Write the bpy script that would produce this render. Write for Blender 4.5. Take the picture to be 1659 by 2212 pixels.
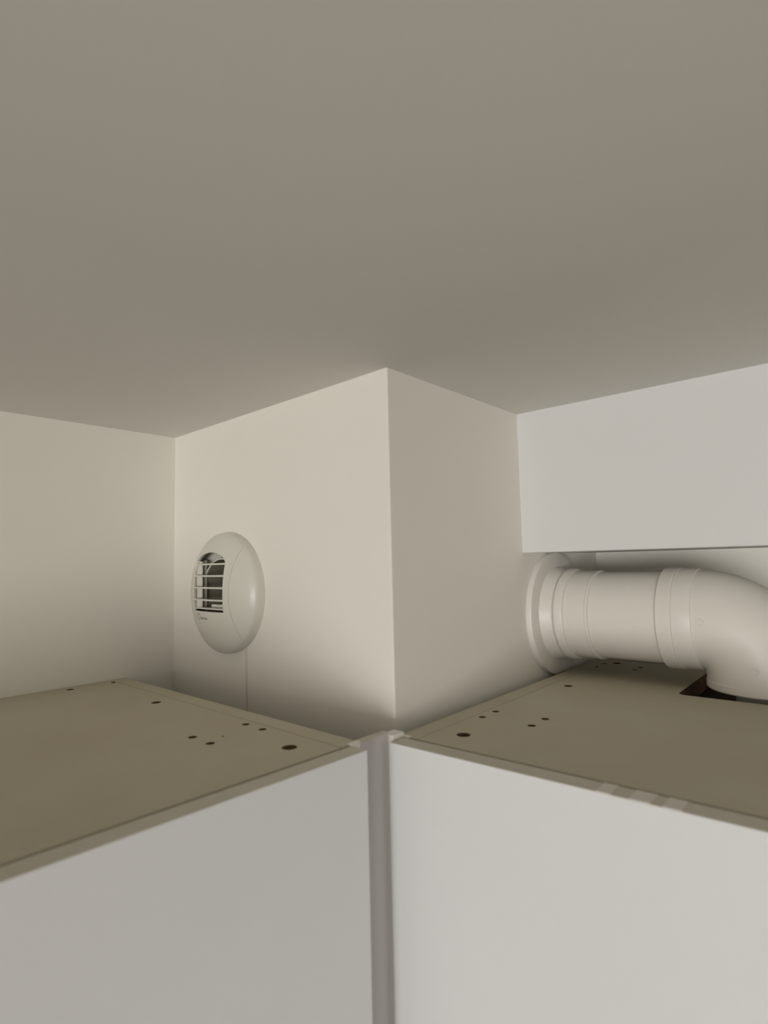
import bpy, bmesh, math, random
from mathutils import Vector, Matrix
from math import pi, sin, cos

scene = bpy.context.scene
for o in list(bpy.data.objects):
    bpy.data.objects.remove(o)
col = scene.collection
W_PX, H_PX, F_PX = 1659, 2212, 1250.8

# ------------------------------------------------------------------ camera
yaw, pitch, roll = pi / 4 - 0.0583, 0.0867, -0.0228
fw = Vector((cos(yaw) * cos(pitch), sin(yaw) * cos(pitch), sin(pitch)))
rt = Vector((sin(yaw), -cos(yaw), 0))
up = rt.cross(fw)
r2 = rt * cos(roll) + up * sin(roll)
u2 = up * cos(roll) - rt * sin(roll)
cam_data = bpy.data.cameras.new('camera')
cam_data.sensor_fit = 'VERTICAL'
cam_data.sensor_height = 24.0
cam_data.lens = 24.0 * F_PX / H_PX
cam_data.clip_start = 0.01
cam_data.dof.use_dof = True
cam_data.dof.focus_distance = 0.66
cam_data.dof.aperture_fstop = 4.5
cam = bpy.data.objects.new('camera', cam_data)
col.objects.link(cam)
m = Matrix((r2, u2, -fw)).transposed().to_4x4()
m.translation = Vector((-0.3446, -0.3001, 0.1207))
cam.matrix_world = m
scene.camera = cam

# ------------------------------------------------------------------ world, daylight, exposure
world = bpy.data.worlds.new('world')
scene.world = world
world.use_nodes = True
world.node_tree.nodes['Background'].inputs[0].default_value = (0.80, 0.88, 1.0, 1)
world.node_tree.nodes['Background'].inputs[1].default_value = 1.5
WIN = dict(y0=-2.75, y1=-0.50, z0=-0.77, z1=0.09, x=-3.3)
ld = bpy.data.lights.new('window_daylight', 'AREA')
ld.shape = 'RECTANGLE'
ld.size = WIN['z1'] - WIN['z0'] - 0.1
ld.size_y = WIN['y1'] - WIN['y0'] - 0.1
ld.energy = 104
ld.color = (1.0, 0.985, 0.96)
lo = bpy.data.objects.new('window_daylight', ld)
col.objects.link(lo)
lo.location = (WIN['x'] - 0.16, (WIN['y0'] + WIN['y1']) / 2, (WIN['z0'] + WIN['z1']) / 2)
lo.rotation_euler = (0, -pi / 2, 0)
scene.view_settings.view_transform = 'Standard'
scene.view_settings.look = 'None'
scene.view_settings.gamma = 1
scene.view_settings.use_curve_mapping = False
scene.view_settings.exposure = -0.35


# ------------------------------------------------------------------ materials
def mat(name, c, rough=0.5, noise=0.0, nscale=20, bump=0.0, bscale=300, spec=0.5, metal=0.0, c2=None):
    M = bpy.data.materials.new(name)
    M.use_nodes = True
    nt = M.node_tree
    b = nt.nodes['Principled BSDF']
    b.inputs['Roughness'].default_value = rough
    b.inputs['Metallic'].default_value = metal
    b.inputs['Specular IOR Level'].default_value = spec
    b.inputs['Base Color'].default_value = (*c, 1)
    tc = nt.nodes.new('ShaderNodeTexCoord')
    if noise > 0 or c2:
        n = nt.nodes.new('ShaderNodeTexNoise')
        n.inputs['Scale'].default_value = nscale
        n.inputs['Detail'].default_value = 6
        n.inputs['Roughness'].default_value = 0.6
        nt.links.new(tc.outputs['Object'], n.inputs['Vector'])
        rp = nt.nodes.new('ShaderNodeValToRGB')
        d = c2 if c2 else tuple(x * (1 - noise) for x in c)
        rp.color_ramp.elements[0].position = 0.35
        rp.color_ramp.elements[1].position = 0.65
        rp.color_ramp.elements[0].color = (*d, 1)
        rp.color_ramp.elements[1].color = (*c, 1)
        nt.links.new(n.outputs['Fac'], rp.inputs['Fac'])
        nt.links.new(rp.outputs['Color'], b.inputs['Base Color'])
    if bump > 0:
        n2 = nt.nodes.new('ShaderNodeTexNoise')
        n2.inputs['Scale'].default_value = bscale
        n2.inputs['Detail'].default_value = 3
        nt.links.new(tc.outputs['Object'], n2.inputs['Vector'])
        bp = nt.nodes.new('ShaderNodeBump')
        bp.inputs['Strength'].default_value = bump
        bp.inputs['Distance'].default_value = 0.0005
        nt.links.new(n2.outputs['Fac'], bp.inputs['Height'])
        nt.links.new(bp.outputs['Normal'], b.inputs['Normal'])
    return M


M_WALL = mat('cream_wall_paint', (0.88, 0.85, 0.775), 0.75, bump=0.10, bscale=500, spec=0.2)
M_FAR = mat('darkened_far_wall', (0.40, 0.37, 0.33), 0.75, bump=0.10, bscale=500, spec=0.2)  # far walls out of view, coloured dark to limit bounce into the corner
M_CEIL = mat('ceiling_paint', (0.795, 0.775, 0.735), 0.8, bump=0.10, bscale=400, spec=0.15)
M_SOFF = mat('white_soffit_paint', (0.78, 0.775, 0.76), 0.6, bump=0.08, bscale=500, spec=0.2)
M_DOOR = mat('white_matt_front', (0.74, 0.74, 0.735), 0.38, bump=0.05, bscale=700, spec=0.35)
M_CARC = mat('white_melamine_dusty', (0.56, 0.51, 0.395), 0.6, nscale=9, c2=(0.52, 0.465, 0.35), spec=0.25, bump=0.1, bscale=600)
M_EDGE = mat('door_edge_dusty', (0.66, 0.62, 0.525), 0.6, nscale=25, c2=(0.61, 0.565, 0.47), spec=0.25)
M_CHIP = mat('raw_chipboard', (0.20, 0.115, 0.055), 0.9, nscale=120, c2=(0.13, 0.072, 0.034))
M_FILL = mat('grey_filler_front', (0.63, 0.605, 0.595), 0.5, spec=0.3)
M_BAND = mat('white_edge_band', (0.85, 0.82, 0.75), 0.45, spec=0.35)
M_FAN = mat('fan_ivory_plastic', (0.74, 0.72, 0.64), 0.32, spec=0.5)
M_FAND = mat('fan_housing_plastic', (0.30, 0.275, 0.21), 0.5)
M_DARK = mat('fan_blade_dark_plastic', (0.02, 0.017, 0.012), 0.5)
M_METAL = mat('motor_steel', (0.06, 0.052, 0.04), 0.5, metal=0.0)
M_PRINT = mat('grey_print', (0.36, 0.335, 0.28), 0.6)
M_PIPE = mat('duct_white_plastic', (0.80, 0.765, 0.70), 0.38, spec=0.45)
M_CORD = mat('painted_cord', (0.74, 0.69, 0.60), 0.6, spec=0.2)
M_TAPE = mat('clear_tape', (0.74, 0.70, 0.61), 0.3)
M_FLOOR = mat('darkened_floor', (0.15, 0.12, 0.09), 0.5, nscale=6, c2=(0.12, 0.095, 0.07))  # floor out of view, darkened to reduce bounce light on the doors
M_FRAME = mat('window_frame_white', (0.82, 0.82, 0.80), 0.4)
M_GLASS = bpy.data.materials.new('window_glass')
M_GLASS.use_nodes = True
nt = M_GLASS.node_tree
nt.nodes.clear()
out = nt.nodes.new('ShaderNodeOutputMaterial')
mx = nt.nodes.new('ShaderNodeMixShader')
tr = nt.nodes.new('ShaderNodeBsdfTransparent')
gl = nt.nodes.new('ShaderNodeBsdfGlossy')
gl.inputs['Roughness'].default_value = 0.02
mx.inputs[0].default_value = 0.06
nt.links.new(tr.outputs[0], mx.inputs[1])
nt.links.new(gl.outputs[0], mx.inputs[2])
nt.links.new(mx.outputs[0], out.inputs[0])


# ------------------------------------------------------------------ helpers
def link(name, bm, material, parent=None, smooth=None):
    bmesh.ops.recalc_face_normals(bm, faces=bm.faces[:])
    me = bpy.data.meshes.new(name)
    bm.to_mesh(me)
    bm.free()
    for M in (material if isinstance(material, (list, tuple)) else [material]):
        me.materials.append(M)
    o = bpy.data.objects.new(name, me)
    col.objects.link(o)
    if parent:
        o.parent = parent
    if smooth is not None:
        shade(o, smooth)
    return o


def shade(o, angle):
    me = o.data
    bm = bmesh.new()
    bm.from_mesh(me)
    for f in bm.faces:
        f.smooth = True
    for e in bm.edges:
        if len(e.link_faces) == 2:
            e.smooth = e.calc_face_angle(0) < angle
        else:
            e.smooth = False
    bm.to_mesh(me)
    bm.free()


def prism(poly, z0, z1, bm=None, bevel_z=0.0):
    """vertical prism over a 2-D polygon"""
    bm = bm or bmesh.new()
    lo_ = [bm.verts.new((x, y, z0)) for x, y in poly]
    hi_ = [bm.verts.new((x, y, z1)) for x, y in poly]
    n = len(poly)
    bm.faces.new(lo_[::-1])
    bm.faces.new(hi_)
    for i in range(n):
        bm.faces.new((lo_[i], lo_[(i + 1) % n], hi_[(i + 1) % n], hi_[i]))
    return bm


def box(x0, x1, y0, y1, z0, z1, bevel=0.0, bm=None):
    x0, x1 = min(x0, x1), max(x0, x1)
    y0, y1 = min(y0, y1), max(y0, y1)
    b = prism([(x0, y0), (x1, y0), (x1, y1), (x0, y1)], z0, z1)
    if bevel > 0:
        bmesh.ops.bevel(b, geom=b.edges[:], offset=bevel, segments=2, profile=0.5, affect='EDGES')
    if bm is None:
        return b
    me = bpy.data.meshes.new('tmp')
    b.to_mesh(me)
    b.free()
    bm.from_mesh(me)
    bpy.data.meshes.remove(me)
    return bm


def lathe(profile, seg=64, closed=True, axis='Z'):
    """revolve (r, h) points; closed joins last to first. axis Z: h along +Z; axis -Y: h along -Y"""
    bm = bmesh.new()
    rings = []
    for r, h in profile:
        ring = []
        if r < 1e-6:
            v = bm.verts.new((0, 0, h))
            ring = [v] * seg
        else:
            for i in range(seg):
                a = 2 * pi * i / seg
                ring.append(bm.verts.new((r * cos(a), r * sin(a), h)))
        rings.append(ring)
    pairs = list(zip(rings[:-1], rings[1:]))
    if closed:
        pairs.append((rings[-1], rings[0]))
    for A, B in pairs:
        for i in range(seg):
            j = (i + 1) % seg
            vs = []
            for v in (A[i], A[j], B[j], B[i]):
                if v not in vs:
                    vs.append(v)
            if len(vs) >= 3:
                try:
                    bm.faces.new(vs)
                except ValueError:
                    pass
    if axis == '-Y':
        bmesh.ops.transform(bm, matrix=Matrix.Rotation(pi / 2, 4, 'X'), verts=bm.verts[:])
    return bm


def boolean(o, cutters, op='DIFFERENCE'):
    """cut bmeshes (in o's local space) out of o, then throw the cutters away"""
    for cb in cutters:
        mats = list(o.data.materials)
        c = link('cutter', cb, mats if len(mats) > 1 else mats[0])
        if len(mats) > 1:
            for p in c.data.polygons:
                p.material_index = 1
        par, mb = o.parent, o.matrix_basis.copy()
        o.parent = None
        o.matrix_basis = Matrix.Identity(4)
        md = o.modifiers.new('cut', 'BOOLEAN')
        md.object = c
        md.operation = op
        md.solver = 'EXACT'
        bpy.context.view_layer.update()
        dg = bpy.context.evaluated_depsgraph_get()
        me = bpy.data.meshes.new_from_object(o.evaluated_get(dg))
        o.modifiers.clear()
        old = o.data
        o.data = me
        me.name = old.name
        bpy.data.meshes.remove(old)
        cme = c.data
        bpy.data.objects.remove(c)
        bpy.data.meshes.remove(cme)
        o.parent = par
        o.matrix_basis = mb
    return o


def cyl(x, y, r, z0, z1, seg=20):
    return prism([(x + r * cos(2 * pi * i / seg), y + r * sin(2 * pi * i / seg)) for i in range(seg)], z0, z1)


def empty(name, loc, rz=0.0, label=None, cat=None, group=None, matrix=None):
    o = bpy.data.objects.new(name, None)
    o.empty_display_size = 0.05
    col.objects.link(o)
    if matrix is not None:
        o.matrix_world = matrix
    else:
        o.location = loc
        o.rotation_euler = (0, 0, rz)
    tag(o, label, cat, group)
    return o


def tag(o, label=None, cat=None, group=None, kind=None):
    if label:
        o['label'] = label
    if cat:
        o['category'] = cat
    if group:
        o['group'] = group
    if kind:
        o['kind'] = kind
    return o


def struct(o, label):
    return tag(o, label, kind='structure')


# ------------------------------------------------------------------ the room
CEIL, FLOOR = 0.2778, -2.22
XR, YL = 0.420, 0.3508           # back walls behind the right and the left cabinet
XW, YF = WIN['x'], -3.4          # window wall and the wall behind the camera
AL, AR, AW, AS = -0.0214, 0.0091, -0.0041, 0.0096

struct(link('ceiling', box(XW - 0.3, XR + 0.25, YF - 0.2, YL + 0.25, CEIL, CEIL + 0.15), M_CEIL),
       'flat matt greige ceiling')
struct(link('floor', box(XW - 0.3, XR + 0.25, YF - 0.2, YL + 0.25, FLOOR - 0.1, FLOOR), M_FLOOR),
       'plain unseen floor, darkened to cut bounce light')
sl = math.tan(AW)
struct(link('wall_left', prism([(XW - 0.2, YL + sl * (XW - 0.2)), (XR + 0.2, YL + sl * XR), (XR + 0.2, YL + 0.2), (XW - 0.2, YL + 0.2)],
                               FLOOR, CEIL), M_WALL), 'cream wall behind the cabinet with the fan')
struct(link('wall_right', box(XR, XR + 0.2, YF - 0.2, YL + 0.01, FLOOR, CEIL), M_WALL),
       'cream wall behind the duct pipe')
struct(link('wall_front', box(XW - 0.2, XR + 0.2, YF - 0.2, YF, FLOOR, CEIL), M_FAR), 'unseen wall facing the corner, darkened to cut bounce light')
ww = link('wall_window', box(XW - 0.2, XW, YF - 0.2, YL + 0.05, FLOOR, CEIL), M_FAR)
boolean(ww, [box(XW - 0.4, XW + 0.2, WIN['y0'], WIN['y1'], WIN['z0'], WIN['z1'])])
struct(ww, 'unseen wall with the window, darkened to cut bounce light')
wn = empty('window_1', (XW - 0.08, WIN['y0'], WIN['z0']))
struct(wn, 'white framed two-pane window')
wy, wz = WIN['y1'] - WIN['y0'], WIN['z1'] - WIN['z0']
for (a, b, c, d) in ((0, wy, 0, 0.06), (0, wy, wz - 0.06, wz), (0, 0.06, 0.06, wz - 0.06), (wy - 0.06, wy, 0.06, wz - 0.06),
                     (wy / 2 - 0.04, wy / 2 + 0.04, 0.06, wz - 0.06)):
    link('frame_bar', box(-0.03, 0.03, a, b, c, d, 0.004), M_FRAME, wn)
for a, b in ((0.055, wy / 2 - 0.035), (wy / 2 + 0.035, wy - 0.055)):
    link('pane', box(-0.003, 0.003, a, b, 0.055, wz - 0.055), M_GLASS, wn)

# the boxed-in corner shaft
uL = Vector((cos(pi / 2 + AL), sin(pi / 2 + AL), 0))
nL = Vector((-uL.y, uL.x, 0))
bm = prism([(0, 0), (0.44, 0.44 * math.tan(AR)), (0.44, 0.37), tuple((uL * 0.37)[:2])], FLOOR, CEIL)
ed = [e for e in bm.edges if all(abs(v.co.x) < 1e-6 and abs(v.co.y) < 1e-6 for v in e.verts)]
bmesh.ops.bevel(bm, geom=ed, offset=0.0012, segments=3, profile=0.5, affect='EDGES')
shaft = link('wall_corner', bm, M_WALL)
FAN_O = uL * 0.230 + Vector((0, 0, 0.093))
fan_m = Matrix((-uL, Vector((0, 0, 1)), nL)).transposed().to_4x4()
fan_m.translation = FAN_O
hole = cyl(0, 0, 0.0372, -0.11, 0.05, 48)
bmesh.ops.transform(hole, matrix=fan_m, verts=hole.verts[:])
boolean(shaft, [hole])
struct(shaft, 'cream boxed-in corner shaft standing between the two cabinets')

# boxed soffit above the duct
bm = prism([(0.2158, 0.006), (0.2158 + 0.0096 * 3.4, YF), (XR + 0.01, YF), (XR + 0.01, 0.006)], 0.1273, CEIL)
ed = [e for e in bm.edges if e.verts[0].co.x < 0.3 and e.verts[1].co.x < 0.3 and max(v.co.z for v in e.verts) < 0.2]
bmesh.ops.bevel(bm, geom=ed, offset=0.001, segments=2, profile=0.5, affect='EDGES')
struct(link('wall_soffit', bm, M_SOFF), 'white boxed soffit under the ceiling above the duct pipe')

# ------------------------------------------------------------------ wall cabinets
T = 0.016


def cabinet(loc, rz, frame, depth, width, height, label, door_start, door_t, holes, cutout=None):
    """frame maps (d, w) = (depth from carcass front, distance from the corner side) to local x, y"""
    root = empty('wall_cabinet', loc, rz, label, 'cabinet', 'wall cabinets beside the corner shaft')

    def fb(d0, d1, w0, w1, z0, z1, bevel=0.0004):
        (xa, ya), (xb, yb) = frame(d0, w0), frame(d1, w1)
        return box(xa, xb, ya, yb, z0, z1, bevel)
    g = 0.00035
    for w0 in (0.0, width - T):
        sp = link('side_panel', fb(0, depth, w0, w0 + T, -height, 0), M_CARC, root)
        link('edge_band', fb(-0.0012, 0.0022, w0 - 0.0002, w0 + T * 0.6, -height, 0.0004, 0.0002), M_BAND, sp)
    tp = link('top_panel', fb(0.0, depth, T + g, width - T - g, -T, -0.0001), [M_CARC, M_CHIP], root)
    cuts = []
    for d, w, r in holes:
        x, y = frame(d, w)
        cuts.append(cyl(x, y, r, -0.0145, 0.01, 16))
    if cutout:
        d0, d1, w0, w1 = cutout
        (xa, ya), (xb, yb) = frame(d0, w0), frame(d1, w1)
        xa, xb, ya, yb = min(xa, xb), max(xa, xb), min(ya, yb), max(ya, yb)
        rr, pts = 0.007, []
        for cx_, cy_, a0 in ((xb - rr, yb - rr, 0), (xa + rr, yb - rr, pi / 2), (xa + rr, ya + rr, pi), (xb - rr, ya + rr, 1.5 * pi)):
            pts += [(cx_ + rr * cos(a0 + k * pi / 8), cy_ + rr * sin(a0 + k * pi / 8)) for k in range(5)]
        cuts.append(prism(pts, -0.05, 0.02))
    boolean(tp, cuts)
    link('bottom_panel', fb(0, depth, T + g, width - T - g, -height, -height + T), M_CARC, root)
    link('back_panel', fb(depth - 0.010, depth - 0.006, T + g, width - T - g, -height + T, -T), M_CARC, root)
    dr = link('door', fb(-door_t, -0.0022, door_start, width - 0.002, -height, -0.0002, 0.0007), [M_DOOR, M_EDGE], root)
    for p in dr.data.polygons:
        if p.normal.z > 0.9:
            p.material_index = 1
    return root


pat = [(0.0275, 0.0375, 0.0052), (0.077, 0.0238, 0.0030), (0.0985, 0.0238, 0.0030), (0.0775, 0.0665, 0.0032),
       (0.1005, 0.0668, 0.0032), (0.225, 0.0335, 0.0042)]
left_h = pat + [(0.352, 0.0180, 0.0035), (0.351, 0.0620, 0.0035), (0.085, 0.052, 0.0011)]
right_h = pat + [(0.342, 0.0180, 0.0030), (0.366, 0.0190, 0.0030), (0.376, 0.0300, 0.0048), (0.344, 0.0600, 0.0030),
                 (0.362, 0.0610, 0.0030)]
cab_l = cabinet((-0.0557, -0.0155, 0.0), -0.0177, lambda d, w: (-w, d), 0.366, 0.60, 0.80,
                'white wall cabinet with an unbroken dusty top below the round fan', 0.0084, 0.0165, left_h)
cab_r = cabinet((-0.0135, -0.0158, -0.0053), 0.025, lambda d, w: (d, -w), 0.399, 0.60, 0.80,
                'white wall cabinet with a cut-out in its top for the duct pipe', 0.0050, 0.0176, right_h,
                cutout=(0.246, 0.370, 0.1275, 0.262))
# shallow press mark of a fixing on the left top
x, y = -(0.125), 0.188
link('cover_cap', lathe([(0.0, 0.0005), (0.0035, 0.0004), (0.0042, -0.0004), (0.0, -0.0004)], 24, False), M_CARC, cab_l).location = (x, y, 0)
# strips of tape left on the top edge of the right door
for w0, w1 in ((0.1500, 0.1580), (0.1675, 0.1782), (0.1840, 0.1930)):
    tp_ = link('tape_strip', box(-0.0172, -0.0028, -w0, -w1, -0.00025, 0.00008, 0.0), M_TAPE, cab_r)
    tp_['label'] = 'strip of clear tape on the door edge'

# corner filler between the two cabinet fronts
fil = empty('corner_filler', (-0.0557, -0.0155, -0.0008), -0.0177, 'grey upright filler strip in the corner between the two cabinet doors', 'filler strip')
link('filler_panel', box(0.0006, 0.0300, -0.0004, 0.0052, -0.80, 0.0, 0.0005), M_FILL, fil)
link('top_edge', box(0.0006, 0.0300, -0.0003, 0.0051, -0.0002, 0.0005, 0.0002), M_EDGE, fil)

link('filler_return', box(0.0296, 0.0418, -0.0045, 0.0052, -0.80, -0.0012, 0.0004), M_BAND, fil)

# ------------------------------------------------------------------ round extractor fan
fan = empty('extractor_fan', None, label='round ivory plastic extractor fan with arched grille opening on the corner shaft', cat='fan', matrix=fan_m)
outer = [(0.0625, 0.0), (0.0625, 0.0070), (0.0620, 0.0090), (0.0605, 0.0110), (0.0560, 0.0142), (0.0500, 0.0172), (0.0430, 0.0200),
         (0.0350, 0.0223), (0.0260, 0.0241), (0.0160, 0.0252), (0.0070, 0.0257), (0.0, 0.0258)]


def prof_d(r):
    for (ra, ha), (rb, hb) in zip(outer[:-1], outer[1:]):
        if rb <= r <= ra and ra > rb:
            return ha + (hb - ha) * (ra - r) / (ra - rb)
    return 0.0


TH = 0.0022
inner = [(max(r - (TH if h < 0.012 else TH * 0.6), 0.0), max(h - (TH if h > 0.012 else 0.0016), 0.0) if h > 0.008 else h) for r, h in outer]
inner[-1] = (0.0, 0.0258 - TH)
shell_prof = outer + inner[::-1]


def shell():
    # closed thin shell: outer skin, then back along the inner skin
    return lathe(shell_prof[:len(outer)] + inner[::-1], 96, True)


def seam_poly(off, n=40):
    zs = [-0.075 + 0.15 * i / n for i in range(n + 1)]
    f = lambda z: 0.0325 + 0.0085 * (abs(z) / 0.048) ** 1.8 + off
    return [(f(z), z) for z in zs] + [(-f(z), z) for z in reversed(zs)]


def arch_poly():
    # arched opening: flat sill, straight sides, round head
    pts = [(0.0245, -0.0185), (0.0245, 0.0285)]
    for k in range(1, 16):
        a = pi * k / 16
        pts.append((-0.0050 + 0.0295 * cos(a), 0.0285 + 0.0135 * sin(a) ** 0.9))
    pts += [(-0.0345, 0.0285), (-0.0345, -0.0185)]
    return pts


front = link('front_panel', shell(), M_FAN, fan)
boolean(front, [prism(seam_poly(0.0), 0.0095, 0.06)], 'INTERSECT')
boolean(front, [prism(arch_poly(), -0.02, 0.06)])
shade(front, 0.6)
side = link('side_cover', shell(), M_FAN, fan)
boolean(side, [prism(seam_poly(0.00045), 0.0093, 0.06)])
shade(side, 0.6)
link('base_plate', lathe([(0.0390, 0.0), (0.0618, 0.0), (0.0618, 0.0025), (0.0390, 0.0025)], 72), M_FAN, fan, 0.6)
# duct ring behind the grille, let into the wall
link('housing_tube', lathe([(0.0365, -0.085), (0.0365, 0.0095), (0.0358, 0.0100), (0.0345, 0.0095), (0.0345, -0.085)], 64), M_FAND, fan, 0.6)
link('housing_rim', lathe([(0.0366, 0.0100), (0.0360, 0.0110), (0.0346, 0.0108), (0.0346, 0.0100)], 64), M_FAN, fan, 0.6)
mo = link('motor', lathe([(0.0, -0.050), (0.0135, -0.050), (0.0135, -0.012), (0.0120, -0.0095), (0.0, -0.0090)], 32, False), M_METAL, fan, 0.6)
bm = bmesh.new()
for k in range(5):
    a = 2 * pi * k / 5 + 0.3
    vs = []
    for r_, da, h_ in ((0.0128, -0.35, -0.040), (0.0335, -0.42, -0.036), (0.0335, 0.42, -0.016), (0.0128, 0.35, -0.022)):
        vs.append(((r_ * cos(a + da), r_ * sin(a + da), h_)))
    lo4 = [bm.verts.new(v) for v in vs]
    hi4 = [bm.verts.new((v[0], v[1], v[2] + 0.0015)) for v in vs]
    bm.faces.new(lo4[::-1]); bm.faces.new(hi4)
    for i in range(4):
        bm.faces.new((lo4[i], lo4[(i + 1) % 4], hi4[(i + 1) % 4], hi4[i]))
link('impeller', bm, M_DARK, fan)
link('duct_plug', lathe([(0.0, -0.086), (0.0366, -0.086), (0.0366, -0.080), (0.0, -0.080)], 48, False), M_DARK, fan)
for a in (0.5, 2.3, 3.9, 5.5):
    st = link('motor_strut', box(0.012, 0.0350, -0.0018, 0.0018, -0.014, -0.010, 0.0004), M_FAND, fan)
    st.rotation_euler = (0, 0, a)
link('sill', box(-0.0335, 0.0240, -0.0168, -0.0152, 0.0105, 0.0205, 0.0004), M_FAN, fan)
lip = prism([(-0.0352, 0.0165), (-0.0285, 0.0150), (-0.0285, 0.0162), (-0.0352, 0.0200)], -0.0168, 0.0330)
for v_ in lip.verts:
    v_.co = Vector((v_.co.x, v_.co.z, v_.co.y))
link('light_catch_lip', lip, M_FAN, fan)  # added lip, slanted so the left side of the opening looks lit
link('inner_edge', box(-0.0345, -0.0310, -0.0150, 0.0340, 0.0085, 0.0118, 0.0005), M_FAN, fan)
link('motor_bracket', box(-0.016, 0.012, -0.0152, -0.0120, 0.0070, 0.0125, 0.0005), M_FAN, fan)


def surf_strip(pts, hw, lift, depth, name):
    """bar that follows the dome along pts [(v, z)], half-width hw"""
    b = bmesh.new()
    rows = []
    for i, (v, z) in enumerate(pts):
        p0, p1 = Vector(pts[max(i - 1, 0)]), Vector(pts[min(i + 1, len(pts) - 1)])
        t = (p1 - p0).normalized()
        n = Vector((-t.y, t.x)) * hw
        h = prof_d(math.hypot(v, z)) + lift
        rows.append([b.verts.new((v + n.x, z + n.y, h)), b.verts.new((v - n.x, z - n.y, h)),
                     b.verts.new((v - n.x, z - n.y, h - depth)), b.verts.new((v + n.x, z + n.y, h - depth))])
    for A, B in zip(rows[:-1], rows[1:]):
        for i in range(4):
            j = (i + 1) % 4
            b.faces.new((A[i], A[j], B[j], B[i]))
    b.faces.new(rows[0][::-1])
    b.faces.new(rows[-1])
    return link(name, b, M_FAN, fan, 0.6)


for z, va in ((0.0298, -0.0320), (0.0178, -0.0352), (0.0057, -0.0356), (-0.0067, -0.0354)):
    vb = 0.0255 if z > 0.029 else 0.0318
    surf_strip([(va + (vb - va) * k / 10, z) for k in range(11)], 0.00085, 0.00018, 0.0016, 'grille_bar')
surf_strip([(-0.0347 + (0.0035 * max(0, (z_ - 0.026) / 0.008) if z_ > 0.026 else 0), z_) for z_ in [-0.0185 + 0.0505 * k / 12 for k in range(13)]],
           0.0011, 0.00018, 0.0018, 'grille_post')
# small printed maker's mark under the opening
mk = empty('printed_mark', (0, 0, 0))
mk.parent = fan
bm = bmesh.new()
cx0, cz0 = -0.0232, -0.0247
pts_o = [(-0.0030, 0.0036), (0.0030, 0.0036), (0.0030, -0.0010), (0.0, -0.0040), (-0.0030, -0.0010)]
hh = lambda v, z: prof_d(math.hypot(v, z)) + 0.00006


def flat(bm, poly):
    bm.faces.new([bm.verts.new((v, z, hh(v, z))) for v, z in poly])


for i in range(5):
    a, b = pts_o[i], pts_o[(i + 1) % 5]
    flat(bm, [(cx0 + a[0], cz0 + a[1]), (cx0 + b[0], cz0 + b[1]), (cx0 + b[0] * 0.7, cz0 + b[1] * 0.7), (cx0 + a[0] * 0.7, cz0 + a[1] * 0.7)])
lx = -0.0185
for wd, ht in ((0.0024, 0.0026), (0.0022, 0.0022), (0.0024, 0.0026), (0.0022, 0.0022), (0.0024, 0.0024)):
    flat(bm, [(lx, -0.0270), (lx + wd, -0.0270), (lx + wd, -0.0270 + ht), (lx, -0.0270 + ht)])
    lx += wd + 0.0006
bpy.data.objects.remove(mk)
link('printed_mark', bm, M_PRINT, fan)['label'] = 'small grey printed mark'
# cord running down the shaft from the fan
cd = lathe([(0.0, -0.118), (0.0011, -0.118), (0.0011, -0.050), (0.0, -0.050)], 10, False)
bmesh.ops.transform(cd, matrix=Matrix.Translation((0.0305, 0, 0.0002)) @ Matrix.Rotation(-pi / 2, 4, 'X') @ Matrix.Rotation(0, 4, 'Z'), verts=cd.verts[:])
link('cord', cd, M_CORD, fan, 0.8)

# ------------------------------------------------------------------ plastic duct with elbow
duct = empty('ventilation_duct', (0.2855, 0.0026, 0.0592), 0.0091, 'cream plastic duct pipe with wall flange and elbow above the right cabinet', 'duct pipe')
link('wall_flange', lathe([(0.0400, -0.0005), (0.0682, -0.0005), (0.0690, 0.0005), (0.0690, 0.0042), (0.0682, 0.0058), (0.0664, 0.0066), (0.0400, 0.0074)],
                          96, True, '-Y'), M_PIPE, duct, 0.5)
link('collar', lathe([(0.0400, 0.0060), (0.0530, 0.0060), (0.0516, 0.0085), (0.0504, 0.0120), (0.0490, 0.0160), (0.0474, 0.0184), (0.0458, 0.0192), (0.0400, 0.0196)],
                     96, True, '-Y'), M_PIPE, duct, 0.5)
link('collar_ring', lathe([(0.0400, 0.0190), (0.0452, 0.0188), (0.0452, 0.0206), (0.0490, 0.0211), (0.0499, 0.0225), (0.0499, 0.0280), (0.0490, 0.0305), (0.0474, 0.0312), (0.0400, 0.0312)],
                          96, True, '-Y'), M_PIPE, duct, 0.5)
link('sleeve', lathe([(0.0400, 0.0300), (0.0470, 0.0300), (0.0470, 0.0535), (0.0476, 0.0545), (0.0474, 0.0565), (0.0456, 0.0572), (0.0400, 0.0572)],
                     96, True, '-Y'), M_PIPE, duct, 0.5)
link('pipe', lathe([(0.0420, 0.0560), (0.0456, 0.0560), (0.0456, 0.1300), (0.0420, 0.1300)], 96, True, '-Y'), M_PIPE, duct, 0.5)
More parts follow.
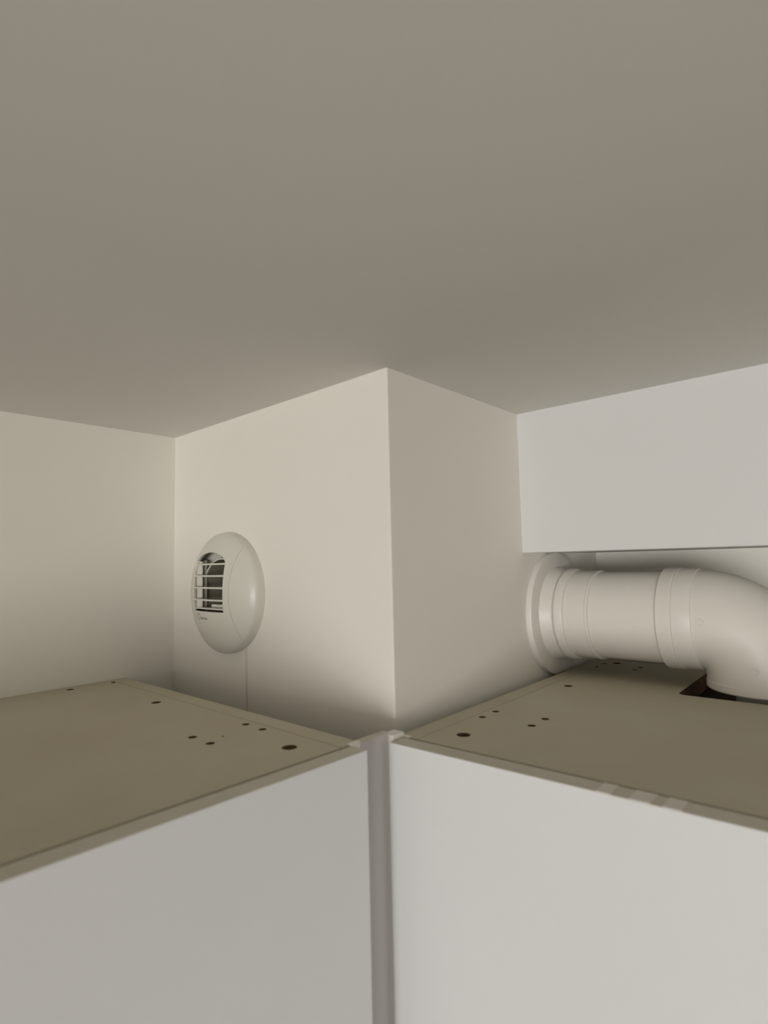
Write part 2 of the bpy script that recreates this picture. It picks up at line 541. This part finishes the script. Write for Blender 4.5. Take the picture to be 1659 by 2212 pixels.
# elbow: sweep a ring along an axis that turns down over a tight inner corner
YB, RB = 0.1530, 0.0480          # start of the bend and its axis radius
prof = [(0.1225, 0.0440), (0.1225, 0.0484), (0.1235, 0.0496), (0.1345, 0.0496), (0.1352, 0.0490), (0.1362, 0.0490), (0.1370, 0.0497), (0.1378, 0.0490),
        (0.1520, 0.0488), (0.1530, 0.0484), (0.1535, 0.0472)]
bm = bmesh.new()
SEG = 72
rings = []
for y_, r_ in prof:
    rings.append((Vector((0, -y_, 0)), Vector((0, 0, 1)), r_))
NB = 16
for k in range(1, NB + 1):
    a = (pi / 2) * k / NB
    c = Vector((0, -YB - 0.0005 - RB * sin(a), -RB * (1 - cos(a))))
    rings.append((c, Vector((0, -sin(a), cos(a))), 0.0472))
zb = -RB
for dz, r_ in ((0.003, 0.0472), (0.0062, 0.0472), (0.0070, 0.0478), (0.0125, 0.0478), (0.0135, 0.0470), (0.0135, 0.0360)):
    rings.append((Vector((0, -YB - 0.0005 - RB, zb - dz)), Vector((0, -1, 0)), r_))
vr = []
for c, e2, r_ in rings:
    vr.append([bm.verts.new(c + Vector((1, 0, 0)) * r_ * cos(2 * pi * i / SEG) + e2 * r_ * sin(2 * pi * i / SEG)) for i in range(SEG)])
for A, B in zip(vr[:-1], vr[1:]):
    for i in range(SEG):
        bm.faces.new((A[i], A[(i + 1) % SEG], B[(i + 1) % SEG], B[i]))
elbow = link('elbow', bm, M_PIPE, duct, 0.5)
link('spigot', lathe([(0.0220, -0.085), (0.0245, -0.085), (0.0245, -0.008), (0.0365, -0.0075), (0.0365, 0.0), (0.0220, 0.0)], 64), M_PIPE, duct, 0.5).location = (0, -YB - RB - 0.0005, -0.050)
# moulded bosses on the elbow
for (sy, sz) in ((-0.1610, 0.0010), (-0.2010, -0.0390)):
    sc = link('moulded_boss', lathe([(0.0, 0.0006), (0.0014, 0.0006), (0.0017, 0.0001), (0.0026, 0.0001), (0.0029, 0.0006), (0.0033, 0.0006), (0.0036, -0.0006), (0.0, -0.0006)], 24, False), M_PIPE, elbow, 0.5)
    # on the side of the elbow that faces the room
    sc.location = (-0.0470, sy, sz)
    sc.rotation_euler = (0, -pi / 2, 0)
